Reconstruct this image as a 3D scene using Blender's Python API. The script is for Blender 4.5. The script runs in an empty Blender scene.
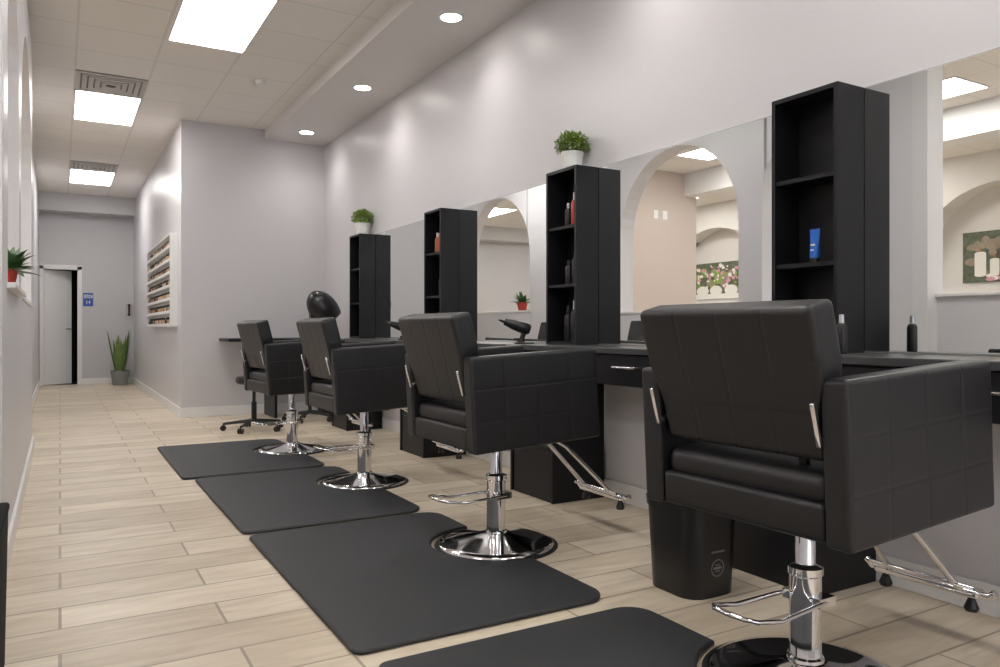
import bpy, bmesh, math, random
from mathutils import Matrix, Vector
random.seed(7)
scene=bpy.context.scene
COL=scene.collection
R=math.radians
scene.view_settings.view_transform='Standard'

# ---------------------------------------------------------------- materials
def new_mat(name):
    m=bpy.data.materials.new(name); m.use_nodes=True
    nt=m.node_tree
    return m,nt,nt.nodes['Principled BSDF']
def mat(name,col,rough=0.5,metal=0.0,bump=0.0,bscale=40.0,var=0.0,spec=0.5,coat=0.0,trans=0.0,emit=None,es=0.0):
    m,nt,b=new_mat(name)
    b.inputs['Base Color'].default_value=(*col,1)
    b.inputs['Roughness'].default_value=rough
    b.inputs['Metallic'].default_value=metal
    b.inputs['Specular IOR Level'].default_value=spec
    b.inputs['Coat Weight'].default_value=coat
    b.inputs['Transmission Weight'].default_value=trans
    if emit:
        b.inputs['Emission Color'].default_value=(*emit,1); b.inputs['Emission Strength'].default_value=es
    tc=nt.nodes.new('ShaderNodeTexCoord')
    nz=nt.nodes.new('ShaderNodeTexNoise'); nz.inputs['Scale'].default_value=bscale; nz.inputs['Detail'].default_value=4
    nt.links.new(tc.outputs['Object'],nz.inputs['Vector'])
    if bump>0:
        bp=nt.nodes.new('ShaderNodeBump'); bp.inputs['Strength'].default_value=bump; bp.inputs['Distance'].default_value=0.004
        nt.links.new(nz.outputs['Fac'],bp.inputs['Height']); nt.links.new(bp.outputs['Normal'],b.inputs['Normal'])
    if var>0:
        mx=nt.nodes.new('ShaderNodeMix'); mx.data_type='RGBA'
        mx.inputs['A'].default_value=(*[c*(1-var) for c in col],1)
        mx.inputs['B'].default_value=(*[min(1,c*(1+var)) for c in col],1)
        nt.links.new(nz.outputs['Fac'],mx.inputs['Factor']); nt.links.new(mx.outputs['Result'],b.inputs['Base Color'])
    return m

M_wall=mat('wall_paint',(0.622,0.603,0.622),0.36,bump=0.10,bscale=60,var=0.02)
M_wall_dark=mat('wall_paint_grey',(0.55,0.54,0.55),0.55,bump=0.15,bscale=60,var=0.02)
M_taupe=mat('wall_paint_taupe',(0.55,0.465,0.42),0.6,bump=0.1)
M_soffit=mat('soffit_paint',(0.70,0.665,0.655),0.5)
M_trim=mat('trim_white',(0.80,0.79,0.78),0.4,var=0.02)
M_column=mat('column_paint',(0.66,0.64,0.64),0.5,var=0.02)
M_leather=mat('black_leather',(0.0155,0.015,0.0165),0.40,bump=0.12,bscale=260,var=0.15,spec=0.45)
M_chrome=mat('chrome',(0.82,0.82,0.84),0.07,1.0)
M_black=mat('black_laminate',(0.007,0.007,0.009),0.42,bump=0.05,bscale=120,var=0.2,spec=0.35)
M_blackin=mat('black_laminate_inside',(0.006,0.006,0.008),0.5,var=0.2,spec=0.35)
M_counter=mat('counter_laminate',(0.055,0.055,0.058),0.28,var=0.15,bscale=200)
M_plast=mat('black_plastic',(0.009,0.009,0.010),0.35,var=0.1)
M_matte=mat('matte_black_plastic',(0.008,0.008,0.009),0.85,var=0.1,spec=0.2)
M_rubber=mat('mat_rubber',(0.027,0.028,0.031),0.55,bump=0.4,bscale=350,var=0.12)
M_mirror=mat('mirror_glass',(0.90,0.92,0.91),0.0,1.0)
M_medge=mat('mirror_edge',(0.55,0.6,0.6),0.2,0.6)
M_white=mat('white_ceramic',(0.80,0.80,0.78),0.35)
M_leaf=mat('leaf_green',(0.24,0.35,0.06),0.55,var=0.5,bscale=25)
M_leafd=mat('leaf_dark_green',(0.05,0.13,0.04),0.45,var=0.5,bscale=20)
M_snake=mat('snake_leaf_green',(0.13,0.20,0.05),0.45,var=0.6,bscale=30)
M_red=mat('red_plastic',(0.45,0.05,0.03),0.35)
M_blue=mat('blue_plastic',(0.01,0.12,0.52),0.3)
M_sil=mat('silver_plastic',(0.55,0.55,0.58),0.3,0.6)
M_amber=mat('amber_plastic',(0.40,0.15,0.04),0.3)
M_cream=mat('cream_plastic',(0.80,0.76,0.70),0.4)
M_sign=mat('sign_blue',(0.02,0.08,0.36),0.4)
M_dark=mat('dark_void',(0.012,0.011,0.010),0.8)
M_emit=mat('light_diffuser',(0.9,0.9,0.9),0.5,emit=(1.0,0.98,0.95),es=15.5)
M_emits=mat('spot_diffuser',(0.9,0.9,0.9),0.5,emit=(1.0,0.96,0.9),es=30.0)
M_frame=mat('fixture_frame',(0.75,0.74,0.72),0.5)
M_vent=mat('vent_grey',(0.50,0.48,0.455),0.5)
M_ventd=mat('vent_shadow',(0.24,0.23,0.22),0.7)
M_paper=mat('picture_green',(0.10,0.12,0.075),0.5,var=0.9,bscale=12)
M_pink=mat('flower_pink',(0.66,0.30,0.36),0.6)
M_warm=mat('picture_warm_grey',(0.30,0.24,0.18),0.6,var=0.4,bscale=14)

def floor_mat():
    m,nt,b=new_mat('wood_look_tile')
    tc=nt.nodes.new('ShaderNodeTexCoord')
    br=nt.nodes.new('ShaderNodeTexBrick')
    br.offset=0.37; br.offset_frequency=2; br.squash=1
    br.inputs['Scale'].default_value=1
    br.inputs['Brick Width'].default_value=0.78
    br.inputs['Row Height'].default_value=0.225
    br.inputs['Mortar Size'].default_value=0.0055
    br.inputs['Mortar Smooth'].default_value=0.2
    br.inputs['Bias'].default_value=0.0
    br.inputs['Color1'].default_value=(0.58,0.49,0.375,1)
    br.inputs['Color2'].default_value=(0.75,0.66,0.535,1)
    br.inputs['Mortar'].default_value=(0.37,0.305,0.235,1)
    nt.links.new(tc.outputs['Object'],br.inputs['Vector'])
    mp=nt.nodes.new('ShaderNodeMapping'); mp.inputs['Scale'].default_value=(1.8,10,1)
    nt.links.new(tc.outputs['Object'],mp.inputs['Vector'])
    nz=nt.nodes.new('ShaderNodeTexNoise'); nz.inputs['Scale'].default_value=1.6; nz.inputs['Detail'].default_value=8; nz.inputs['Distortion'].default_value=1.0
    nt.links.new(mp.outputs['Vector'],nz.inputs['Vector'])
    cr=nt.nodes.new('ShaderNodeValToRGB')
    cr.color_ramp.elements[0].position=0.3; cr.color_ramp.elements[0].color=(0.82,0.785,0.74,1)
    cr.color_ramp.elements[1].position=0.7; cr.color_ramp.elements[1].color=(1.06,1.06,1.06,1)
    nt.links.new(nz.outputs['Fac'],cr.inputs['Fac'])
    mx=nt.nodes.new('ShaderNodeMix'); mx.data_type='RGBA'; mx.blend_type='MULTIPLY'; mx.inputs['Factor'].default_value=1
    nt.links.new(br.outputs['Color'],mx.inputs['A']); nt.links.new(cr.outputs['Color'],mx.inputs['B'])
    nt.links.new(mx.outputs['Result'],b.inputs['Base Color'])
    b.inputs['Roughness'].default_value=0.40
    bp=nt.nodes.new('ShaderNodeBump'); bp.inputs['Strength'].default_value=0.4; bp.inputs['Distance'].default_value=0.003; bp.invert=True
    nt.links.new(br.outputs['Fac'],bp.inputs['Height']); nt.links.new(bp.outputs['Normal'],b.inputs['Normal'])
    return m
M_floor=floor_mat()
def ceil_mat():
    m,nt,b=new_mat('ceiling_tile')
    tc=nt.nodes.new('ShaderNodeTexCoord')
    mp=nt.nodes.new('ShaderNodeMapping'); mp.inputs['Location'].default_value=(-0.12+0.61*10,-5.49+0.61*20,0)
    nt.links.new(tc.outputs['Object'],mp.inputs['Vector'])
    br=nt.nodes.new('ShaderNodeTexBrick'); br.offset=0; br.squash=1
    br.inputs['Scale'].default_value=1
    br.inputs['Brick Width'].default_value=0.61; br.inputs['Row Height'].default_value=0.61
    br.inputs['Mortar Size'].default_value=0.010; br.inputs['Mortar Smooth'].default_value=0.1
    br.inputs['Color1'].default_value=(0.80,0.765,0.725,1); br.inputs['Color2'].default_value=(0.82,0.785,0.745,1)
    br.inputs['Mortar'].default_value=(0.70,0.67,0.635,1)
    nt.links.new(mp.outputs['Vector'],br.inputs['Vector'])
    nt.links.new(br.outputs['Color'],b.inputs['Base Color'])
    nz=nt.nodes.new('ShaderNodeTexNoise'); nz.inputs['Scale'].default_value=90
    nt.links.new(tc.outputs['Object'],nz.inputs['Vector'])
    bp=nt.nodes.new('ShaderNodeBump'); bp.inputs['Strength'].default_value=0.3; bp.inputs['Distance'].default_value=0.003
    nt.links.new(nz.outputs['Fac'],bp.inputs['Height']); nt.links.new(bp.outputs['Normal'],b.inputs['Normal'])
    b.inputs['Roughness'].default_value=0.85
    return m
M_ceil=ceil_mat()

# ---------------------------------------------------------------- mesh builder
class MB:
    def __init__(s): s.v=[];s.f=[];s.m=[];s.T=None
    def add(s,vs,fs,m=0):
        o=len(s.v)
        for v in vs:
            v=Vector(v)
            if s.T is not None: v=s.T@v
            s.v.append(tuple(v))
        for f in fs: s.f.append([i+o for i in f]); s.m.append(m)
        return s
    def box(s,x0,x1,y0,y1,z0,z1,m=0):
        return s.add([(x0,y0,z0),(x1,y0,z0),(x1,y1,z0),(x0,y1,z0),(x0,y0,z1),(x1,y0,z1),(x1,y1,z1),(x0,y1,z1)],
              [(0,3,2,1),(4,5,6,7),(0,1,5,4),(1,2,6,5),(2,3,7,6),(3,0,4,7)],m)
    def prism(s,poly,a0,a1,axis='x',m=0):
        n=len(poly)
        def P(p,a):
            return (a,p[0],p[1]) if axis=='x' else ((p[0],a,p[1]) if axis=='y' else (p[0],p[1],a))
        vs=[P(p,a0) for p in poly]+[P(p,a1) for p in poly]
        fs=[tuple(range(n)),tuple(range(2*n-1,n-1,-1))]
        for i in range(n): fs.append((i,(i+1)%n,(i+1)%n+n,i+n))
        return s.add(vs,fs,m)
    def lathe(s,prof,cx=0,cy=0,seg=32,m=0,sx=1,sy=1,caps=True):
        vs=[];fs=[];n=len(prof)
        for i in range(seg):
            a=2*math.pi*i/seg
            for r,z in prof: vs.append((cx+sx*r*math.cos(a),cy+sy*r*math.sin(a),z))
        for i in range(seg):
            j=(i+1)%seg
            for k in range(n-1):
                fs.append((i*n+k,j*n+k,j*n+k+1,i*n+k+1))
        if caps:
            if prof[0][0]>1e-6: fs.append(tuple(i*n for i in range(seg))[::-1])
            if prof[-1][0]>1e-6: fs.append(tuple(i*n+n-1 for i in range(seg)))
        return s.add(vs,fs,m)
    def tube(s,path,r,seg=10,m=0,closed=False):
        P=[Vector(p) for p in path]; n=len(P); vs=[];fs=[]
        N=None
        for i in range(n):
            if closed: t=(P[(i+1)%n]-P[i-1]).normalized()
            else: t=(P[min(i+1,n-1)]-P[max(i-1,0)]).normalized()
            if N is None:
                up=Vector((0,0,1)) if abs(t.z)<0.9 else Vector((1,0,0)); N=(up-up.dot(t)*t).normalized()
            else: N=(N-N.dot(t)*t).normalized()
            B=t.cross(N); rr=r[i] if isinstance(r,(list,tuple)) else r
            for k in range(seg):
                a=2*math.pi*k/seg; vs.append(tuple(P[i]+rr*(math.cos(a)*N+math.sin(a)*B)))
        for i in range(n if closed else n-1):
            j=(i+1)%n
            for k in range(seg):
                l=(k+1)%seg; fs.append((i*seg+k,i*seg+l,j*seg+l,j*seg+k))
        if not closed:
            fs.append(tuple(range(seg))[::-1]); fs.append(tuple((n-1)*seg+k for k in range(seg)))
        return s.add(vs,fs,m)
    def ball(s,c,rx,ry,rz,m=0,seg=16,rings=10,a0=-90,a1=90):
        pr=[]
        for i in range(rings+1):
            a=R(a0+(a1-a0)*i/rings); pr.append((max(math.cos(a),0.0),math.sin(a)))
        vs=[];fs=[];n=len(pr)
        for i in range(seg):
            a=2*math.pi*i/seg
            for r,z in pr: vs.append((c[0]+rx*r*math.cos(a),c[1]+ry*r*math.sin(a),c[2]+rz*z))
        for i in range(seg):
            j=(i+1)%seg
            for k in range(n-1): fs.append((i*n+k,j*n+k,j*n+k+1,i*n+k+1))
        return s.add(vs,fs,m)
    def rbox(s,x0,x1,y0,y1,z0,z1,r,step=0.02,groove=None,m=0,T=None,warp=None):
        c=Vector(((x0+x1)/2,(y0+y1)/2,(z0+z1)/2)); h=Vector(((x1-x0)/2,(y1-y0)/2,(z1-z0)/2))
        def ticks(hh):
            e=[0,0.12,0.3,0.6,1.0]
            inner=max(1,int(round(2*(hh-r)/step)))
            L=[-hh+r*t for t in e[:-1]]
            L+=[-(hh-r)+2*(hh-r)*i/inner for i in range(inner+1)]
            L+=[hh-r*t for t in e[:-1]][::-1]
            return L
        for ax in range(3):
            a,b=[(1,2),(0,2),(0,1)][ax]
            ta,tb=ticks(h[a]),ticks(h[b])
            for sg in (-1,1):
                vs=[];fs=[]
                for ia in ta:
                    for ib in tb:
                        p=Vector((0,0,0)); p[ax]=sg*h[ax]; p[a]=ia;p[b]=ib
                        q=Vector([max(-(h[k]-r),min(h[k]-r,p[k])) for k in range(3)])
                        d=(p-q).normalized(); w=q+d*r
                        if groove:
                            g=groove(('x','y','z')[ax],sg,(w+c)[a],(w+c)[b])
                            w=w-d*g
                        w=w+c
                        if warp: w=warp(w)
                        if T is not None: w=T@w
                        vs.append(tuple(w))
                nb=len(tb)
                for i in range(len(ta)-1):
                    for j in range(nb-1):
                        fs.append((i*nb+j,(i+1)*nb+j,(i+1)*nb+j+1,i*nb+j+1))
                s.add(vs,fs,m)
        return s
    def mesh(s,name,mats):
        me=bpy.data.meshes.new(name); me.from_pydata(s.v,[],s.f)
        for mm in (mats if isinstance(mats,(list,tuple)) else [mats]): me.materials.append(mm)
        for p,k in zip(me.polygons,s.m): p.material_index=k
        bm=bmesh.new(); bm.from_mesh(me)
        bmesh.ops.remove_doubles(bm,verts=bm.verts,dist=0.00005)
        bmesh.ops.recalc_face_normals(bm,faces=bm.faces)
        bm.to_mesh(me); bm.free()
        for p in me.polygons: p.use_smooth=True
        me.set_sharp_from_angle(angle=R(38))
        return me
    def obj(s,name,mats,parent=None,loc=(0,0,0),bevel=0,label=None):
        o=bpy.data.objects.new(name,s.mesh(name,mats)); COL.objects.link(o); o.location=loc
        if parent: o.parent=parent
        if bevel:
            b=o.modifiers.new('bevel','BEVEL'); b.width=bevel; b.segments=2; b.limit_method='ANGLE'; b.angle_limit=R(40)
        if label: o['label']=label
        return o
def tag(o,label,category,group=None):
    o['label']=label;o['category']=category
    if group:o['group']=group
    return o
def thing(name,loc,label,category,group=None):
    o=bpy.data.objects.new(name,None); o.empty_display_size=0.1; COL.objects.link(o); o.location=loc
    return tag(o,label,category,group)
def copy_thing(src,loc,label=None,rz=0):
    n=src.copy(); COL.objects.link(n); n.location=loc; n.rotation_euler[2]=rz
    if label:n['label']=label
    def rec(a,b):
        for c in a.children:
            k=c.copy(); COL.objects.link(k); k.parent=b; rec(c,k)
    rec(src,n)
    return n
def struct(o): o['kind']='structure'; return o

# ---------------------------------------------------------------- dimensions
XR=2.82; XL=-0.20; XL2=-0.32; YF=9.2; XH=1.18; YE=15.6; YB=-2.6; ZC=3.36; ZS=3.25; XAD=-5.0
struct(MB().box(XAD-0.5,XR+0.2,YB-0.2,YE+0.2,-0.1,0).obj('floor',M_floor))
struct(MB().box(XAD-0.5,XR+0.2,YB-0.2,15.2,ZC,ZC+0.1).obj('ceiling',M_ceil))
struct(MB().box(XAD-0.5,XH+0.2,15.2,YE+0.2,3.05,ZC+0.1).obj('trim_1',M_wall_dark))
struct(MB().box(2.10,XR,YB,YF,ZS,ZC).obj('trim_2',M_soffit))
struct(MB().box(XR,XR+0.15,YB,YF+0.15,0,ZC).obj('wall_right',M_wall))
struct(MB().prism([(XH,YF),(XR+0.15,YF),(XR+0.15,YF+0.15),(XH+0.15,YF+0.15),(XH+0.15,YE),(XH,YE)],0,ZC,'z').obj('wall_back',M_wall))
w=MB()
w.box(XAD,-0.31,YE,YE+0.15,0,ZC); w.box(-0.31,0.27,YE,YE+0.15,2.12,ZC); w.box(0.27,XH+0.15,YE,YE+0.15,0,ZC)
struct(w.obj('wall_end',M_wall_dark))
def arch_seg(mb,y0,y1,a0,a1,sill,spring,top,xa,xb,n=24):
    mb.box(xa,xb,y0,a0,0,ZC); mb.box(xa,xb,a1,y1,0,ZC)
    if sill>0: mb.box(xa,xb,a0,a1,0,sill)
    c=(a0+a1)/2;h=(a1-a0)/2
    for i in range(n):
        t0=math.pi*(1-i/n);t1=math.pi*(1-(i+1)/n)
        p0=(c+h*math.cos(t0),spring+(top-spring)*math.sin(t0));p1=(c+h*math.cos(t1),spring+(top-spring)*math.sin(t1))
        mb.prism([p0,p1,(p1[0],ZC),(p0[0],ZC)],xa,xb,'x')
lw=MB()
lw.box(-0.50,-0.32,YB,0.3,0,ZC); lw.box(-0.50,-0.32,0.3,3.436,0,1.25)
lw.box(-0.40,XL,3.556,3.6,0,ZC)
arch_seg(lw,3.6,5.2,4.0,5.05,1.18,2.30,2.82,-0.40,XL)
arch_seg(lw,5.2,7.4,5.34,7.18,1.18,2.08,3.0,-0.40,XL)
arch_seg(lw,7.4,12.0,9.4,11.35,1.25,2.1,3.05,-0.50,XL2)
lw.box(-0.50,XL2,12.0,YE,0,ZC)
struct(lw.obj('wall_left',M_wall))
struct(MB().box(-0.40,XL+0.01,3.436,3.556,0,ZC).obj('trim_7',M_column))
fw=MB()
fw.box(XAD-0.5,XAD-0.35,YB,YE,0,ZC)
arch_seg(fw,YB,3.6,0.5,2.7,1.35,2.2,3.0,XAD-0.35,XAD)
arch_seg(fw,3.6,8.2,4.2,6.35,1.55,2.1,2.95,XAD-0.35,XAD)
arch_seg(fw,8.2,YE,9.3,11.4,1.5,2.1,2.9,XAD-0.35,XAD)
struct(fw.obj('wall_far_room',mat('wall_paint_cream',(0.70,0.665,0.625),0.55)))
struct(MB().box(-2.84,-0.50,8.6,8.72,0,ZC).obj('wall_partition',M_taupe))
struct(MB().box(-2.9,-2.6,-1.0,8.6,3.02,ZC).obj('trim_3',M_trim))
fr=MB()
fr.box(XAD,XR,YB-0.15,YB,0,0.5); fr.box(XAD,XR,YB-0.15,YB,2.7,ZC)
for a,b in ((XAD,-4.6),(-0.6,-0.1),(1.2,1.35),(2.65,XR)): fr.box(a,b,YB-0.15,YB,0.5,2.7)
struct(fr.obj('wall_front',M_wall))
M_glass,nt,b=new_mat('added_window_glass')
tr=nt.nodes.new('ShaderNodeBsdfTransparent'); gl=nt.nodes.new('ShaderNodeBsdfGlossy'); gl.inputs['Roughness'].default_value=0.02
ms=nt.nodes.new('ShaderNodeMixShader'); ms.inputs[0].default_value=0.08
nt.links.new(tr.outputs[0],ms.inputs[1]); nt.links.new(gl.outputs[0],ms.inputs[2]); nt.links.new(ms.outputs[0],nt.nodes['Material Output'].inputs[0])
for i,(a,b_) in enumerate(((-4.6,-0.6),(-0.1,1.2),(1.35,2.65))):  # unseen front windows, added so world light enters the closed room
    struct(MB().box(a,b_,YB-0.08,YB-0.07,0.5,2.7).obj('added_window_%d'%(i+1),M_glass))
bh=0.11
struct(MB().box(XR-0.015,XR,YB,YF,0,bh).obj('baseboard_right',M_trim,bevel=0.003))
bb=MB(); bb.box(XH-0.015,XR-0.015,YF-0.015,YF,0,bh); bb.box(XH-0.015,XH,YF,YE,0,bh)
struct(bb.obj('baseboard_back',M_trim,bevel=0.003))
bb=MB(); bb.box(XL,XL+0.015,3.56,7.4,0,bh); bb.box(XL2,XL+0.015,7.4,7.415,0,bh); bb.box(XL2,XL2+0.015,7.415,YE,0,bh); bb.box(-0.32,-0.305,YB,3.3,0,bh)
struct(bb.obj('baseboard_left',M_trim,bevel=0.003))
struct(MB().box(0.34,XH-0.015,YE-0.015,YE,0,bh).obj('baseboard_end',M_trim,bevel=0.003))
sl=MB(); sl.box(-0.42,-0.165,3.96,5.09,1.18,1.205); sl.box(-0.42,-0.19,5.31,7.21,1.18,1.205)
struct(sl.obj('trim_4',M_trim,bevel=0.004))
sl=MB(); sl.box(-0.52,-0.31,9.36,11.39,1.25,1.275); sl.box(-0.53,-0.29,0.26,3.43,1.25,1.275)
struct(sl.obj('trim_5',M_trim,bevel=0.004))
tm=MB(); tm.box(-0.31,-0.25,YE-0.02,YE+0.16,0,2.12); tm.box(0.27,0.34,YE-0.02,YE+0.16,0,2.12); tm.box(-0.31,0.34,YE-0.02,YE+0.16,2.06,2.14)
struct(tm.obj('trim_6',M_trim,bevel=0.004))
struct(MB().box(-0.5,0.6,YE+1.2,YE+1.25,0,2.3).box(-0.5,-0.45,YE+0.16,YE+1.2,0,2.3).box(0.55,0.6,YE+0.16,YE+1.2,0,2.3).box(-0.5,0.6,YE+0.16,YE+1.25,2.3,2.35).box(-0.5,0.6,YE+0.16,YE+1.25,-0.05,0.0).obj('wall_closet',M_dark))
door=thing('door_1',(-0.25,YE+0.06,0),'white painted hall door standing ajar','door'); door['kind']='structure'
MB().box(0,0.50,-0.02,0.02,0.01,2.05).obj('door_leaf',M_trim,door,bevel=0.003)
dh=MB(); dh.tube([(0.45,-0.02,1.0),(0.45,-0.07,1.0),(0.36,-0.07,1.0)],0.009); dh.obj('door_handle',M_chrome,door)
door.rotation_euler[2]=R(32)

# ---------------------------------------------------------------- ceiling fixtures
def panel(x0,y0,label='bright rectangular recessed fluorescent ceiling panel',w=0.61,l=1.22):
    t=thing('ceiling_light',(x0+w/2,y0+l/2,ZC),label,'ceiling light','recessed ceiling light panels')
    f=MB(); a,b=w/2,l/2;e=0.018
    f.box(-a,a,-b,-b+e,-0.012,0.0);f.box(-a,a,b-e,b,-0.012,0.0);f.box(-a,-a+e,-b+e,b-e,-0.012,0);f.box(a-e,a,-b+e,b-e,-0.012,0)
    f.obj('light_frame',M_frame,t)
    MB().box(-a+e,a-e,-b+e,b-e,-0.006,-0.002).obj('diffuser',M_emit,t)
    return t
for p in ((0.75,5.49),(0.12,8.54),(0.12,12.81),(0.75,1.83),(0.75,-1.22),  # entries near and behind the camera are unseen, added to light the room
          (-2.2,1.0),(-2.2,4.0),(-4.3,2.0),(-4.3,6.0),(-4.3,9.6),(-2.2,6.5),(-2.2,9.6),(-2.2,12.8),(-4.3,12.8)):  # next-room panels listed last were added to brighten its dark far end
    panel(*p)
def vent(x0,y0):
    t=thing('air_vent',(x0+0.305,y0+0.305,ZC),'square grey louvred ceiling air diffuser','air vent','ceiling air vents')
    MB().box(-0.3,0.3,-0.3,0.3,-0.004,-0.001).obj('vent_back',M_ventd,t)
    f=MB()
    for k,rad in enumerate((0.30,0.245,0.19,0.135,0.08)):
        z=-0.006-0.003*k; q=rad-0.040
        f.box(-rad,rad,-rad,-q,z-0.008,z);f.box(-rad,rad,q,rad,z-0.008,z);f.box(-rad,-q,-q,q,z-0.008,z);f.box(q,rad,-q,q,z-0.008,z)
    f.obj('louvre',M_vent,t)
vent(0.12,7.9); vent(0.12,12.2)
for yy in (8.63,6.77,4.92,3.06,1.2):
    t=thing('downlight',(2.44,yy,ZS),'small round white recessed downlight glowing in the soffit','downlight','soffit downlights')
    MB().lathe([(0.075,-0.006),(0.092,-0.006),(0.092,0.0),(0.075,0.0),(0.075,-0.006)],seg=28,caps=False).obj('trim_ring',M_white,t)
    MB().lathe([(0.0,-0.004),(0.074,-0.004)],seg=28,caps=False).obj('lens',M_emits,t)
    L=bpy.data.lights.new('downlight_lamp','SPOT'); L.energy=21; L.spot_size=R(150); L.spot_blend=1.0; L.shadow_soft_size=0.09; L.color=(1,0.97,0.94)
    lo=bpy.data.objects.new('downlight_lamp',L); COL.objects.link(lo); lo.parent=t; lo.location=(0,0,-0.03)
t=MB().lathe([(0.0,-0.05),(0.02,-0.05),(0.045,-0.035),(0.05,-0.001),(0,-0.001)],seg=20).obj('smoke_detector',M_white,loc=(1.65,7.4,ZC))
tag(t,'small round white smoke detector on the tiled ceiling','smoke detector')

# ---------------------------------------------------------------- floor mats
def floor_mat_obj(xa,xb,ya,yb,cx,cy,label):
    r=0.10; cr=0.30; pts=[]
    def arc(cx0,cy0,rad,a0,a1,n=10):
        for i in range(n+1):
            a=R(a0+(a1-a0)*i/n); pts.append((cx0+rad*math.cos(a),cy0+rad*math.sin(a)))
    arc(xa+0.04,ya+0.04,0.04,180,270,5); arc(xb-r,ya+r,r,-90,0)
    k=max(-1,min(1,(xb-cx)/cr)); a=math.degrees(math.acos(k))
    arc(cx,cy,cr,-a,-(360-a),36)
    arc(xb-r,yb-r,r,0,90); arc(xa+0.04,yb-0.04,0.04,90,180,5)
    ox,oy=(xa+xb)/2,(ya+yb)/2
    pts=[(p[0]-ox,p[1]-oy) for p in pts]
    o=MB().prism(pts,0.001,0.018,'z').obj('floor_mat',M_rubber,loc=(ox,oy,0),bevel=0.007)
    return tag(o,label,'floor mat','anti-fatigue floor mats')
CH=[(1.84,1.44),(1.75,3.06),(1.72,4.74),(1.655,6.28)]
ml='black rubber anti-fatigue mat with a rounded cutout for a chair base'
floor_mat_obj(0.80,1.79,0.65,2.12,CH[0][0],CH[0][1],ml)
floor_mat_obj(0.775,1.76,2.22,3.74,CH[1][0],CH[1][1],ml)
floor_mat_obj(0.765,1.73,3.80,5.33,CH[2][0],CH[2][1],ml)
floor_mat_obj(0.70,1.68,5.39,6.93,CH[3][0],CH[3][1],ml)

# ---------------------------------------------------------------- salon chair
def quilt(rowh,bw,a_off,b_off,depth=0.0017,wd=0.0034):
    def g(a,b):
        fb=(b-b_off)%rowh; db=min(fb,rowh-fb)
        fa=(a-a_off)%bw; da=min(fa,bw-fa)
        return depth*max(math.exp(-(db/wd)**2),math.exp(-(da/wd)**2))
    return g
chair=thing('salon_chair',(CH[0][0],CH[0][1],0),'black quilted leather styling chair on round chrome base','salon chair','row of black styling chairs')
UT=Matrix.Translation((0,0,0.5))@Matrix.Rotation(R(-3.0),4,'Y')@Matrix.Translation((0,0,-0.5))
ga=quilt(0.135,0.1625,-0.30,0.495)
for s in (-1,1):
    def groove(f,sg,a,b):
        return ga(a,b) if f=='y' else 0
    mb=MB(); y0,y1=(0.270,0.342) if s>0 else (-0.342,-0.270)
    mb.rbox(-0.295,0.345,y0,y1,0.500,0.90,0.013,0.0042,groove,T=UT)
    mb.obj('armrest',M_leather,chair)
gb=quilt(0.135,0.146,0.0,0.690)
BT=UT@Matrix.Translation((-0.2,0,0.62))@Matrix.Rotation(R(-12),4,'Y')@Matrix.Translation((0.2,0,-0.62))
def groove(f,sg,a,b):
    return gb(a,b) if f=='x' else 0
def bw(w):
    t=max(0,min(1,(w.z-0.80)/0.15)); t=t*t*(3-2*t)
    return Vector((w.x,w.y*(0.90+0.10*t),w.z))
mb=MB(); mb.rbox(-0.250,-0.155,-0.290,0.290,0.705,1.09,0.018,0.0042,groove,T=BT,warp=bw)
mb.obj('backrest',M_leather,chair)
for s in (-1,1):
    mb=MB(); T=UT@Matrix.Translation((-0.270,s*0.268,0.80))@Matrix.Rotation(R(-12),4,'Y')
    mb.rbox(-0.045,-0.031,-0.006,0.006,-0.055,0.055,0.004,0.05,T=T)
    mb.rbox(-0.040,0.04,-0.004,0.004,-0.052,-0.035,0.003,0.05,T=T)
    mb.obj('backrest_bracket',M_chrome,chair,label='small chrome hinge bracket beside the backrest')
mb=MB(); mb.tube([(-0.21,-0.16,0.62),(-0.235,-0.16,0.74)],0.014); 
mb.T=None; mb.obj('backrest_support',M_plast,chair)
mb=MB(); mb.rbox(-0.275,0.315,-0.267,0.267,0.585,0.670,0.035,0.025,T=UT); mb.obj('seat',M_leather,chair)
mb=MB(); mb.rbox(-0.290,0.305,-0.267,0.267,0.505,0.60,0.014,0.04,T=UT); mb.obj('seat_base',M_leather,chair)
mb=MB(); mb.box(-0.11,0.14,-0.10,0.10,0.470,0.510); mb.obj('seat_plate',M_plast,chair,bevel=0.005)
mb=MB(); mb.lathe([(0.0,0.03),(0.058,0.03),(0.05,0.07),(0.044,0.075),(0.044,0.30),(0.049,0.305),(0.049,0.325),(0.03,0.332),(0.028,0.335),(0.028,0.472),(0,0.472)],seg=28)
mb.obj('column',M_chrome,chair)
prof=[(0.0,0.062),(0.05,0.062)]
for i in range(9):
    t=i/8; prof.append((0.06+0.200*t,0.060-0.040*t**0.8))
prof+=[(0.268,0.012),(0.270,0.004),(0.268,0.001),(0,0.001)]
MB().lathe(prof,seg=56).obj('round_base',M_chrome,chair,label='round domed chrome base disc')
mb=MB(); mb.lathe([(0.272,0.0),(0.286,0.0),(0.286,0.006),(0.272,0.010),(0.272,0.0)],seg=56,caps=False); mb.obj('base_ring',M_plast,chair)
pl=[(0.03,-0.055,0.235),(-0.05,-0.065,0.235),(-0.20,-0.075,0.23),(-0.29,-0.075,0.245),(-0.315,-0.05,0.25),(-0.32,0,0.25),(-0.315,0.05,0.25),(-0.29,0.075,0.245),(-0.20,0.075,0.23),(-0.05,0.065,0.235),(0.03,0.055,0.235)]
mb=MB(); mb.tube(pl,0.0065); mb.box(-0.02,0.05,-0.062,0.062,0.222,0.248); mb.obj('pump_lever',M_chrome,chair)
mb=MB()
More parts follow.
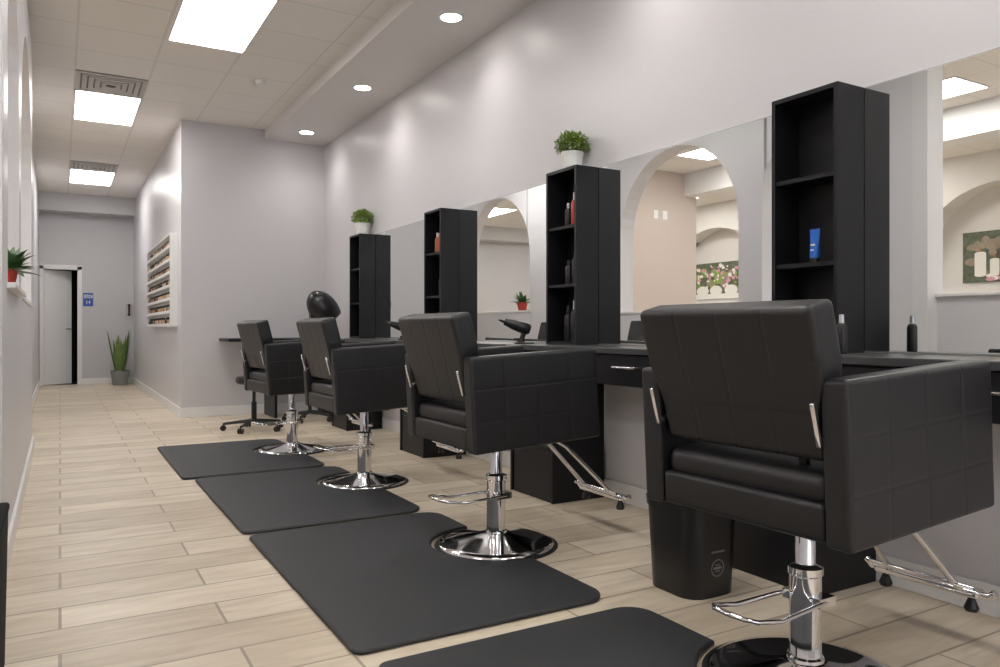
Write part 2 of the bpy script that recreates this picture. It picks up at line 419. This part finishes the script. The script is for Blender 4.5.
for s in (-1,1):
    mb.tube([(0.12,s*0.075,0.490),(0.27,s*0.075,0.480),(0.34,s*0.08,0.44),(0.58,s*0.11,0.205),(0.61,s*0.12,0.18)],0.0105)
mb.tube([(0.62,-0.21,0.195),(0.62,-0.19,0.178),(0.62,0.19,0.178),(0.62,0.21,0.195)],0.012)
mb.tube([(0.575,-0.17,0.205),(0.575,0.17,0.205)],0.008)
mb.rbox(0.595,0.645,-0.17,0.17,0.165,0.192,0.008,0.1)
ft=mb.obj('footrest',M_chrome,chair)
for s in (-1,1):
    mb=MB(); mb.lathe([(0,0.12),(0.018,0.12),(0.022,0.13),(0.014,0.15),(0.008,0.165),(0,0.165)],cx=0.62,cy=s*0.14,seg=14)
    mb.obj('footrest_bumper',M_plast,ft)
copy_thing(chair,(CH[1][0],CH[1][1],0))
copy_thing(chair,(CH[2][0],CH[2][1],0))
copy_thing(chair,(CH[3][0],CH[3][1],0),'black quilted leather styling chair beside the hood dryer',rz=R(4))
chair.rotation_euler[2]=R(1.5)
chair['label']='black quilted leather styling chair beside the waste bin'

# ---------------------------------------------------------------- stations, towers, mirrors
ZT=0.905
TY=[1.92,3.67,5.52,7.42]
PY=[1.88,3.62,5.40,7.22]
def station(P):
    t=thing('styling_station',(XR,P,0),'black laminate styling counter with a drawer below the mirror','styling station','row of styling stations')
    MB().box(-0.42,-0.002,-1.27,0.465,ZT-0.03,ZT).obj('countertop',M_counter,t,bevel=0.003)
    MB().box(-0.39,-0.02,-1.02,-0.022,0.715,ZT-0.03).obj('drawer_case',M_black,t,bevel=0.002)
    f=MB().box(-0.41,-0.39,-1.01,-0.03,0.722,ZT-0.037).obj('drawer',M_black,t,bevel=0.002)
    h=MB(); yc=-0.70
    h.tube([(-0.41,yc-0.08,0.81),(-0.436,yc-0.08,0.81),(-0.436,yc+0.08,0.81),(-0.41,yc+0.08,0.81)],0.006); h.obj('drawer_handle',M_chrome,f,label='slim chrome bar handle')
    for yy in (-0.02,0.43):
        MB().box(-0.39,-0.02,yy,yy+0.02,0,ZT-0.03).obj('leg_panel',M_black,t,bevel=0.002)
    return t
st=station(PY[0])
for y in PY[1:]: copy_thing(st,(XR,y,0))
TD=0.175;TH=1.07;TW=0.32
def tower(y0):
    t=thing('shelf_tower',(XR,y0,ZT),'tall narrow black open shelf tower standing on the counter','shelf tower','black shelf towers')
    W=TW;H=TH;D=TD;e=0.018
    b=MB()
    b.box(-D,-0.02,0,e,0,H);b.box(-D,-0.02,W-e,W,0,H);b.box(-D,-0.02,e,W-e,H-e,H);b.box(-D,-0.02,e,W-e,0,e)
    b.box(-0.020,-0.010,0,W,0,H)
    b.obj('tower_case',M_black,t)
    for z in (0.35,0.705): MB().box(-D+0.008,-0.021,e,W-e,z,z+e).obj('shelf',M_blackin,t)
    return t
t0=tower(TY[0])
for y in TY[1:]: copy_thing(t0,(XR,y,ZT))
ZM=1.975
mm=[(0.30,2.06),(2.09,3.82),(3.85,5.66),(5.69,7.56)]
for a,b in mm:
    o=MB(); H=ZM-ZT-0.004
    o.box(-0.007,-0.001,0,b-a,0,H,1)
    o.add([(-0.0075,0.003,0.003),(-0.0075,b-a-0.003,0.003),(-0.0075,b-a-0.003,H-0.003),(-0.0075,0.003,H-0.003)],[(0,1,2,3)],0)
    ob=o.obj('wall_mirror',[M_mirror,M_medge],loc=(XR,a,ZT+0.004)); tag(ob,'large frameless wall mirror above the styling counter','mirror','wall mirrors')
for y in PY:
    t=thing('storage_box',(XR-0.385,y+0.008,0),'low black storage box on the floor under the counter','storage box','under-counter boxes')
    MB().box(0,0.34,0,0.405,0.0,0.30).obj('box_body',M_black,t,bevel=0.004)
    MB().box(-0.006,0.345,0.0,0.405,0.30,0.322).obj('box_lid',M_black,t,bevel=0.004)

# ---------------------------------------------------------------- bins
def taper(mb,hx0,hy0,hx1,hy1,z0,z1,r=0.035,n=6):
    def ring(hx,hy,z):
        out=[]
        for qx,qy,a0 in ((1,1,0),(-1,1,90),(-1,-1,180),(1,-1,270)):
            for i in range(n+1):
                a=R(a0+90*i/n); out.append((qx*(hx-r)+r*math.cos(a),qy*(hy-r)+r*math.sin(a),z))
        return out
    N=4*(n+1)
    vs=ring(hx0,hy0,z0)+ring(hx1,hy1,z1)+ring(hx1-0.008,hy1-0.008,z1)+ring(hx0-0.008,hy0-0.008,z0+0.02)
    fs=[]
    for k in range(3):
        for i in range(N): j=(i+1)%N; fs.append((k*N+i,k*N+j,(k+1)*N+j,(k+1)*N+i))
    fs.append(tuple(range(N))[::-1]); fs.append(tuple(3*N+i for i in range(N)))
    mb.add(vs,fs)
t=thing('waste_bin',(2.12,2.18,0),'black plastic waste bin with a round emblem beside chair','waste bin')
mb=MB(); taper(mb,0.122,0.130,0.134,0.145,0,0.335,0.075,12); mb.obj('bin_body',M_plast,t)
mb=MB(); taper(mb,0.138,0.149,0.140,0.151,0.318,0.350,0.077,12); mb.obj('bin_rim',M_plast,t)
M_mark=mat('bin_print',(0.24,0.24,0.25),0.5)
mb=MB(); mb.T=Matrix.Translation((0.0,-0.1358,0.11))@Matrix.Rotation(R(90+2.6),4,'X')
mb.lathe([(0.029,0),(0.0325,0),(0.0325,0.0014),(0.029,0.0014),(0.029,0)],seg=32,caps=False)
mb.box(-0.020,0.020,-0.004,0.004,0,0.0014); mb.box(-0.012,0.012,0.010,0.013,0,0.0014); mb.box(-0.012,0.012,-0.013,-0.010,0,0.0014)
for i in range(8): x=-0.033+i*0.0085; mb.box(x,x+0.005,0.058,0.065,0.0,0.0016)
mb.obj('emblem',M_mark,t,label='pale ring emblem printed on the bin')
t=thing('slim_bin',(-0.208,2.48,0),'slim black plastic bin standing against the wall','waste bin')
mb=MB(); taper(mb,0.065,0.25,0.073,0.27,0,0.45,0.02); mb.obj('bin_body',M_matte,t)
mb=MB(); mb.rbox(-0.076,0.076,-0.273,0.273,0.45,0.475,0.01,0.1); mb.obj('bin_lid',M_matte,t)

# ---------------------------------------------------------------- plants
def leaf(mb,base,dirv,L,W,droop,n=5,m=0):
    d=Vector(dirv).normalized(); side=d.cross(Vector((0,0,1)))
    if side.length<1e-3: side=Vector((1,0,0))
    side.normalize(); vs=[];fs=[]
    p=Vector(base)
    for i in range(n+1):
        t=i/n; w=W*math.sin(math.pi*min(0.98,0.12+0.86*t))
        vs+= [tuple(p-side*w/2),tuple(p+Vector((0,0,-w*0.15))),tuple(p+side*w/2)]
        d=(d+Vector((0,0,-droop/n))).normalized(); p=p+d*L/n
    for i in range(n):
        k=i*3; fs+=[(k,k+3,k+4,k+1),(k+1,k+4,k+5,k+2)]
    mb.add(vs,fs,m)
def small_plant(loc,sc,label):
    t=thing('potted_plant',loc,label,'potted plant','small plants on the shelf towers')
    pr=[(0,0),(0.044*sc,0),(0.047*sc,0.005)]
    for i in range(8): z=0.01+0.075*i/8; pr.append(((0.050+0.010*i/8+(0.0015 if i%2 else 0))*sc,z*sc))
    pr+=[(0.064*sc,0.088*sc),(0.064*sc,0.098*sc),(0.056*sc,0.098*sc),(0.054*sc,0.08*sc),(0,0.078*sc)]
    MB().lathe(pr,seg=28).obj('plant_pot',M_white,t,label='white ribbed ceramic pot')
    mb=MB()
    for i in range(1300):
        a=random.uniform(0,2*math.pi); sz=random.uniform(-0.45,1); rr=random.uniform(0.4,1.08)
        cs=math.sqrt(1-sz*sz)
        c=Vector((0.088*rr*cs*math.cos(a),0.088*rr*cs*math.sin(a),0.138+0.068*rr*sz))*sc
        leaf(mb,c,(cs*math.cos(a)+random.uniform(-.8,.8),cs*math.sin(a)+random.uniform(-.8,.8),sz+random.uniform(-.6,.8)),random.uniform(0.012,0.024)*sc,0.012*sc,0.4,2)
    mb.obj('foliage',M_leaf,t)
ZTT=ZT+TH
small_plant((2.725,3.82,ZTT),1.10,'small bushy green plant in white pot on shelf tower')
small_plant((2.725,7.56,ZTT),1.25,'small bushy green plant in white pot on shelf tower')
t=thing('snake_plant',(0.93,15.15,0),'tall snake plant in a grey pot at the hall end','potted plant')
MB().lathe([(0,0),(0.12,0),(0.155,0.24),(0.16,0.26),(0.145,0.26),(0.14,0.22),(0,0.22)],seg=28).obj('plant_pot',mat('grey_pot',(0.22,0.23,0.22),0.6),t)
mb=MB()
for i in range(40):
    a=random.uniform(0,6.28); r=random.uniform(0,0.09)
    leaf(mb,(r*math.cos(a),r*math.sin(a),0.22),(0.2*math.cos(a),0.2*math.sin(a),1),random.uniform(0.35,0.78),0.06,0.0,6)
mb.obj('foliage',M_snake,t)
def ledge_plant(loc,label,sc=1,n=46,lmax=0.17,lw=0.04):
    t=thing('leafy_plant',loc,label,'potted plant')
    MB().lathe([(0,0),(0.04*sc,0),(0.055*sc,0.07*sc),(0.055*sc,0.09*sc),(0.048*sc,0.09*sc),(0.045*sc,0.07*sc),(0,0.07*sc)],seg=24).obj('plant_pot',M_red,t,label='glossy red pot')
    mb=MB()
    for i in range(n):
        a=random.uniform(0,6.28); el=random.uniform(0.3,1.5)
        leaf(mb,(0.02*math.cos(a),0.02*math.sin(a),0.075*sc),(math.cos(a)*math.cos(el),math.sin(a)*math.cos(el),math.sin(el)),random.uniform(0.07,lmax)*sc,lw*sc,0.8,6)
    mb.obj('foliage',M_leafd,t)
ledge_plant((-0.235,4.45,1.205),'dark leafy plant in a red pot on arch ledge',1.0,80,0.15,0.05)
ledge_plant((-0.47,9.85,1.275),'leafy plant in a red pot on the hall arch ledge',1.5,46,0.13)

# ---------------------------------------------------------------- bottles & tools
def bottle(loc,r,h,body,cap,label,capf=0.22,cat='bottle'):
    t=thing('hair_product_bottle',loc,label,cat)
    MB().lathe([(0,0),(r*0.92,0),(r,0.006),(r,h*(1-capf)*0.86),(r*0.8,h*(1-capf)*0.96),(r*0.42,h*(1-capf)),(0,h*(1-capf))],seg=20).obj('bottle_body',body,t)
    MB().lathe([(0,h*(1-capf)),(r*0.5,h*(1-capf)),(r*0.46,h),(0,h)],seg=16).obj('bottle_cap',cap,t)
e=0.018
def inT(k,dy,dx,level):
    z={0:ZT+e,1:ZT+0.35+e,2:ZT+0.705+e}[level]
    return (XR-TD+dx,TY[k]+dy,z+0.0005)
bottle(inT(1,0.09,0.06,2),0.026,0.20,M_red,M_white,'red hair product bottle with white cap on shelf')
bottle(inT(1,0.19,0.08,2),0.024,0.15,M_plast,M_sil,'small black hair product bottle on the top shelf')
bottle(inT(1,0.08,0.06,1),0.028,0.20,M_plast,M_sil,'black hair product bottle with silver cap on shelf')
bottle(inT(1,0.17,0.07,1),0.024,0.15,M_plast,M_plast,'short black hair product bottle on shelf')
bottle(inT(1,0.09,0.06,0),0.03,0.25,M_plast,M_sil,'tall black spray bottle with silver top')
bottle(inT(1,0.19,0.08,0),0.028,0.22,M_plast,M_plast,'black hair spray can in shelf tower')
bottle(inT(2,0.12,0.07,2),0.028,0.21,M_red,M_plast,'red hair product bottle on the top shelf')
bottle(inT(2,0.20,0.07,2),0.024,0.17,M_amber,M_white,'amber hair product bottle on the top shelf')
bottle(inT(2,0.10,0.06,1),0.026,0.18,M_plast,M_sil,'black hair product bottle in shelf tower')
bottle(inT(2,0.14,0.06,0),0.028,0.22,M_plast,M_plast,'tall black spray bottle in shelf tower')
bottle(inT(0,0.17,0.06,0),0.024,0.20,M_plast,M_sil,'black spray bottle with silver cap on counter shelf')
bottle(inT(0,0.10,0.06,0),0.020,0.14,M_plast,M_plast,'small black bottle on the lowest tower shelf')
bottle((2.585,1.86,ZT+0.0005),0.020,0.15,M_plast,M_sil,'small dark bottle with silver cap beside the tower')
t=thing('gel_tube',inT(0,0.15,0.06,1),'bright blue squeeze tube standing on its cap','tube')
MB().lathe([(0,0),(0.017,0),(0.017,0.020),(0,0.020)],seg=18).obj('tube_cap',M_plast,t)
mb=MB(); n=20; vs=[];fs=[]
for k in range(6):
    tt=k/5; z=0.020+0.120*tt
    for i in range(n):
        a=2*math.pi*i/n; vs.append((0.020*(1-tt)*math.cos(a)+0.001*math.cos(a),(0.020+0.005*tt)*math.sin(a),z))
for k in range(5):
    for i in range(n): j=(i+1)%n; fs.append((k*n+i,k*n+j,(k+1)*n+j,(k+1)*n+i))
fs.append(tuple(range(n))[::-1]); fs.append(tuple(5*n+i for i in range(n)))
mb.add(vs,fs); mb.obj('tube_body',M_blue,t)
mb=MB(); mb.T=Matrix.Translation((0,0,0.020))
mb.box(-0.0185,-0.0165,-0.008,0.008,0.030,0.034); mb.box(-0.0145,-0.012,-0.010,0.010,0.050,0.058)
mb.obj('tube_print',M_white,t)
def dryer_standing(loc,rz,label):
    t=thing('hair_dryer',loc,label,'hair dryer','hair dryers on the counter'); t.rotation_euler[2]=rz
    Z=0.115
    A=Matrix.Translation((0,0,Z))@Matrix.Rotation(R(72),4,'Y')
    mb=MB(); mb.T=A
    mb.lathe([(0,-0.085),(0.026,-0.085),(0.036,-0.07),(0.038,-0.02),(0.033,0.03),(0.025,0.07),(0.023,0.09),(0.018,0.09),(0,0.075)],seg=24); mb.obj('barrel',M_plast,t)
    mb=MB(); mb.T=A; mb.lathe([(0,0.088),(0.022,0.088),(0.018,0.11),(0.008,0.13),(0,0.13)],seg=16,sx=0.6,sy=1.4); mb.obj('nozzle',M_plast,t)
    mb=MB(); mb.tube([(-0.03,0,Z),(-0.035,0,0.06),(-0.02,0,0.012)],[0.019,0.017,0.016],12); mb.obj('handle',M_plast,t)
    mb=MB(); mb.lathe([(0,0),(0.045,0),(0.045,0.008),(0.026,0.014),(0.024,0.035),(0.019,0.035),(0.019,0.010),(0,0.010)],cx=-0.022,seg=20); mb.obj('dryer_holder',M_plast,t,label='small black round dryer stand')
    mb=MB(); mb.tube([(-0.06,0.0,0.006),(-0.09,0.03,0.006),(-0.10,0.08,0.006),(-0.06,0.12,0.006),(-0.01,0.10,0.006)],0.0045,8); mb.obj('cord',M_plast,t)
dryer_standing((2.54,4.16,ZT),R(150),'black hair dryer resting in a small stand on the counter')
dryer_standing((2.56,6.15,ZT),R(150),'black hair dryer resting in a small stand on the counter')

# ---------------------------------------------------------------- far desk, stool, hood dryer
t=thing('side_desk',(1.58,8.58,0),'long thin black desk against the far wall','desk')
MB().box(0,1.20,0,0.58,0.86,0.895).obj('desk_top',M_black,t,bevel=0.003)
MB().box(0.55,1.14,0.53,0.56,0.50,0.86).obj('modesty_panel',M_black,t)
for x in (0.5,1.14): MB().box(x,x+0.03,0.05,0.55,0,0.86).obj('leg_panel',M_black,t)
def star_base(t,r=0.27):
    mb=MB();cs=[]
    for i in range(5):
        a=2*math.pi*i/5+0.3; c,s=math.cos(a),math.sin(a)
        mb.tube([(0.02*c,0.02*s,0.095),(r*0.5*c,r*0.5*s,0.085),(r*c,r*s,0.068)],[0.02,0.016,0.012],8)
        cas=MB(); cx,cy=r*c,r*s
        for o in (-0.014,0.014):
            cas.T=Matrix.Translation((cx-o*s,cy+o*c,0.028))@Matrix.Rotation(a,4,'Z')@Matrix.Rotation(R(90),4,'X')
            cas.lathe([(0,-0.009),(0.026,-0.009),(0.0275,0),(0.026,0.009),(0,0.009)],seg=16); cas.T=None
        cas.tube([(cx,cy,0.028),(cx,cy,0.07)],0.006,8); cs.append(cas)
    b=mb.obj('star_base',M_plast,t)
    for c in cs: c.obj('caster',M_plast,b)
t=thing('rolling_stool',(1.66,7.72,0),'black rolling stool with five casters tucked by desk','stool')
star_base(t,0.29)
MB().lathe([(0,0.08),(0.026,0.08),(0.026,0.28),(0.016,0.285),(0.016,0.46),(0,0.46)],seg=18).obj('gas_column',M_plast,t)
MB().lathe([(0,0.46),(0.15,0.46),(0.17,0.475),(0.175,0.50),(0.16,0.53),(0.1,0.54),(0,0.542)],seg=32).obj('seat',M_leather,t)
t=thing('hood_dryer',(2.36,8.22,0),'black standing hood hair dryer on a five-caster base','hood dryer')
star_base(t)
mb=MB(); mb.tube([(0,0,0.08),(0,0,0.60)],0.020,14); mb.tube([(0,0,0.60),(0,0,1.08)],0.013,14); mb.tube([(0,0,1.06),(0.02,0,1.13),(0.05,0,1.17)],0.014,12); mb.obj('stand_pole',M_plast,t)
mb=MB(); mb.T=Matrix.Translation((0.14,0,1.235))@Matrix.Rotation(R(-38),4,'Y')
mb.ball((0,0,-0.03),0.16,0.155,0.235,seg=32,rings=14,a0=-34,a1=90); mb.T=None
hd=mb.obj('hood',mat('hood_plastic',(0.010,0.010,0.012),0.3),t,label='glossy dark oval hood')
so=hd.modifiers.new('s','SOLIDIFY'); so.thickness=0.01
mb=MB(); mb.rbox(0.0,0.10,-0.05,0.05,1.12,1.22,0.02,0.05); mb.obj('motor_housing',M_plast,t)

# ---------------------------------------------------------------- polish rack in hall
RY=9.5
t=thing('polish_rack',(XH,RY,1.03),'white wall-mounted rack holding rows of nail polish','polish rack')
RW=2.6;RH=1.06
f=MB(); f.box(-0.012,-0.001,0,RW,0,RH); f.box(-0.085,-0.001,-0.02,0,0,RH); f.box(-0.085,-0.001,RW,RW+0.02,0,RH); f.box(-0.085,-0.001,-0.02,RW+0.02,RH,RH+0.02)
f.obj('rack_frame',M_white,t)
rows=7
for i in range(rows): 
    z=i*RH/rows
    s=MB(); s.box(-0.085,-0.012,0,RW,z,z+0.012); s.box(-0.088,-0.083,0,RW,z,z+0.035); s.obj('rack_shelf',M_white,t)
cols=[(0.30,0.10,0.07),(0.48,0.30,0.15),(0.12,0.06,0.04),(0.60,0.45,0.32),(0.45,0.26,0.20),(0.62,0.47,0.26),(0.05,0.04,0.04),(0.50,0.36,0.26)]
protos=[]
for c in cols:
    m=mat('polish_colour',c,0.2)
    b_=MB(); b_.lathe([(0,0),(0.022,0),(0.024,0.004),(0.024,0.065),(0.010,0.072),(0,0.072)],seg=10,m=0); b_.lathe([(0,0.07),(0.010,0.07),(0.008,0.10),(0,0.10)],seg=8,m=1)
    protos.append(b_.mesh('nail_polish_bottle',[m,M_plast]))
for i in range(rows):
    blk=None
    for k in range(30):
        if k%5==0: blk=random.choice(protos)
        if random.random()<0.10: continue
        o=bpy.data.objects.new('nail_polish_bottle',blk if random.random()<0.6 else random.choice(protos)); COL.objects.link(o)
        o.location=(XH-0.050,RY+0.06+k*0.0855,1.03+i*RH/rows+0.0125)
        tag(o,'small nail polish bottle with a dark cap on rack','nail polish','nail polish bottles on the wall rack')

# ---------------------------------------------------------------- sign, phone, switch plates
t=thing('restroom_sign',(0.44,YE-0.001,1.53),'small blue restroom sign with white lettering on wall','sign')
MB().box(-0.08,0.08,-0.008,0,-0.12,0.12).obj('sign_plate',M_sign,t,bevel=0.002)
mb=MB()
for x,k in ((-0.022,0),(0.022,1)):
    mb.T=Matrix.Translation((x,-0.0095,-0.022))@Matrix.Rotation(R(90),4,'X'); mb.lathe([(0,0),(0.006,0),(0.006,0.002),(0,0.002)],seg=14); mb.T=None
    wd_=0.007 if k==0 else 0.012
    mb.prism([(x-0.007,-0.030),(x+0.007,-0.030),(x+wd_,-0.056),(x-wd_,-0.056)],-0.0105,-0.0082,'y'); mb.box(x-0.005,x-0.001,-0.0105,-0.0082,-0.08,-0.056); mb.box(x+0.001,x+0.005,-0.0105,-0.0082,-0.08,-0.056)
mb.obj('sign_figures',M_white,t)
cu=bpy.data.curves.new('txt','FONT'); cu.body='RESTROOM'; cu.size=0.036; cu.align_x='CENTER'; cu.extrude=0.0008; cu.space_character=0.9; cu.offset=0.0006
tmp=bpy.data.objects.new('txt',cu); COL.objects.link(tmp); bpy.context.view_layer.update()
me=bpy.data.meshes.new_from_object(tmp); bpy.data.objects.remove(tmp)
o=bpy.data.objects.new('sign_text',me); COL.objects.link(o); o.parent=t; o.rotation_euler=(R(90),0,0); o.scale=(0.80,2.6,1); o.location=(0,-0.0092,0.025); me.materials.clear(); me.materials.append(M_white)
t=thing('wall_phone',(1.10,YE-0.001,1.35),'small dark wall-mounted handset on the hall wall','wall phone')
MB().box(-0.05,0.05,-0.035,0,-0.10,0.10).obj('phone_base',M_vent,t,bevel=0.008)
mb=MB(); mb.tube([(0,-0.045,-0.10),(0,-0.06,-0.06),(0,-0.06,0.06),(0,-0.045,0.10)],[0.025,0.016,0.016,0.025],12); mb.obj('handset',M_plast,t)
for x in (-2.02,-2.20):
    t=thing('light_switch',(x,8.599,2.70),'small white light switch plate on taupe wall','light switch','switch plates on the taupe wall')
    MB().box(-0.045,0.045,-0.008,0,-0.065,0.065).obj('switch_plate',M_white,t,bevel=0.002)
    MB().box(-0.016,0.016,-0.014,-0.008,-0.032,0.032).obj('rocker',M_trim,t,bevel=0.002)

# ---------------------------------------------------------------- pictures in niches of the next room
def blob(p,cy,cz,ry,rz,x1,m,n=14):
    p.prism([(cy+ry*math.cos(2*math.pi*a/n),cz+rz*math.sin(2*math.pi*a/n)) for a in range(n)],0.02,x1,'x',m)
def picture(y0,w_,z0,h_,kind):
    lab='flower picture with white spa stones on the niche wall' if kind else 'picture of white candles on the niche wall'
    t=thing('wall_picture',(XAD-0.349,y0,z0),lab,'picture')
    MB().box(0,0.02,0,w_,0,h_).obj('canvas',M_paper,t)
    p=MB()
    for i in range(30): blob(p,random.uniform(0.12,w_-0.12),random.uniform(0.12,h_-0.12),random.uniform(0.05,0.11),random.uniform(0.04,0.09),0.0205+i*0.00003,(4,3,4)[i%3] if kind else 4,10)
    if not kind:
        cy=w_-0.16
        for ww,hh in ((0.15,0.30),(0.12,0.20),(0.16,0.36),(0.11,0.16),(0.15,0.28),(0.12,0.22),(0.14,0.33)):
            if cy-ww<0.05: break
            p.box(0.02,0.023,cy-ww,cy,0.10,0.10+hh,0); blob(p,cy-ww/2,0.10+hh,ww/2,0.022,0.0235,0); blob(p,cy-ww/2,0.10,ww/2,0.022,0.0235,0); blob(p,cy-ww/2,0.15+hh,0.012,0.035,0.023,2,8)
            cy-=ww+0.05
        for i in range(16): blob(p,random.uniform(0.08,w_-0.08),0.05+random.uniform(-0.01,0.04),random.uniform(0.04,0.08),0.028,0.024+i*0.0001,(0,0,1)[i%3])
    else:
        for i in range(110):
            blob(p,random.uniform(0.06,w_-0.06),random.uniform(0.22,h_-0.05),random.uniform(0.015,0.05),random.uniform(0.015,0.04),0.0225+i*0.00002,(1,0,3,1,0)[i%5],9)
        for y in (0.25,0.62,1.0,1.35): blob(p,y,0.16,0.16,0.10,0.0258,0)
        p.box(0.02,0.0250,0.0,w_,0.0,0.10,0)
    p.obj('picture_print',[M_cream,M_pink,M_amber,M_leaf,M_warm],t)
picture(4.4,1.57,1.64,0.70,0); picture(9.6,1.6,1.58,0.7,1); picture(0.8,1.5,1.5,0.7,0)

# ---------------------------------------------------------------- world, camera
wd=bpy.data.worlds.new('world'); scene.world=wd; wd.use_nodes=True
bg=wd.node_tree.nodes['Background']; bg.inputs[0].default_value=(0.90,0.94,1.0,1); bg.inputs[1].default_value=2.4
cam=bpy.data.cameras.new('camera'); co=bpy.data.objects.new('camera',cam); COL.objects.link(co)
cam.sensor_width=36; cam.lens=27.36; cam.clip_start=0.02
co.location=(0,0,1.0); co.rotation_euler=(R(90),0,-math.atan(440/760)); cam.shift_y=-0.0045
scene.camera=co
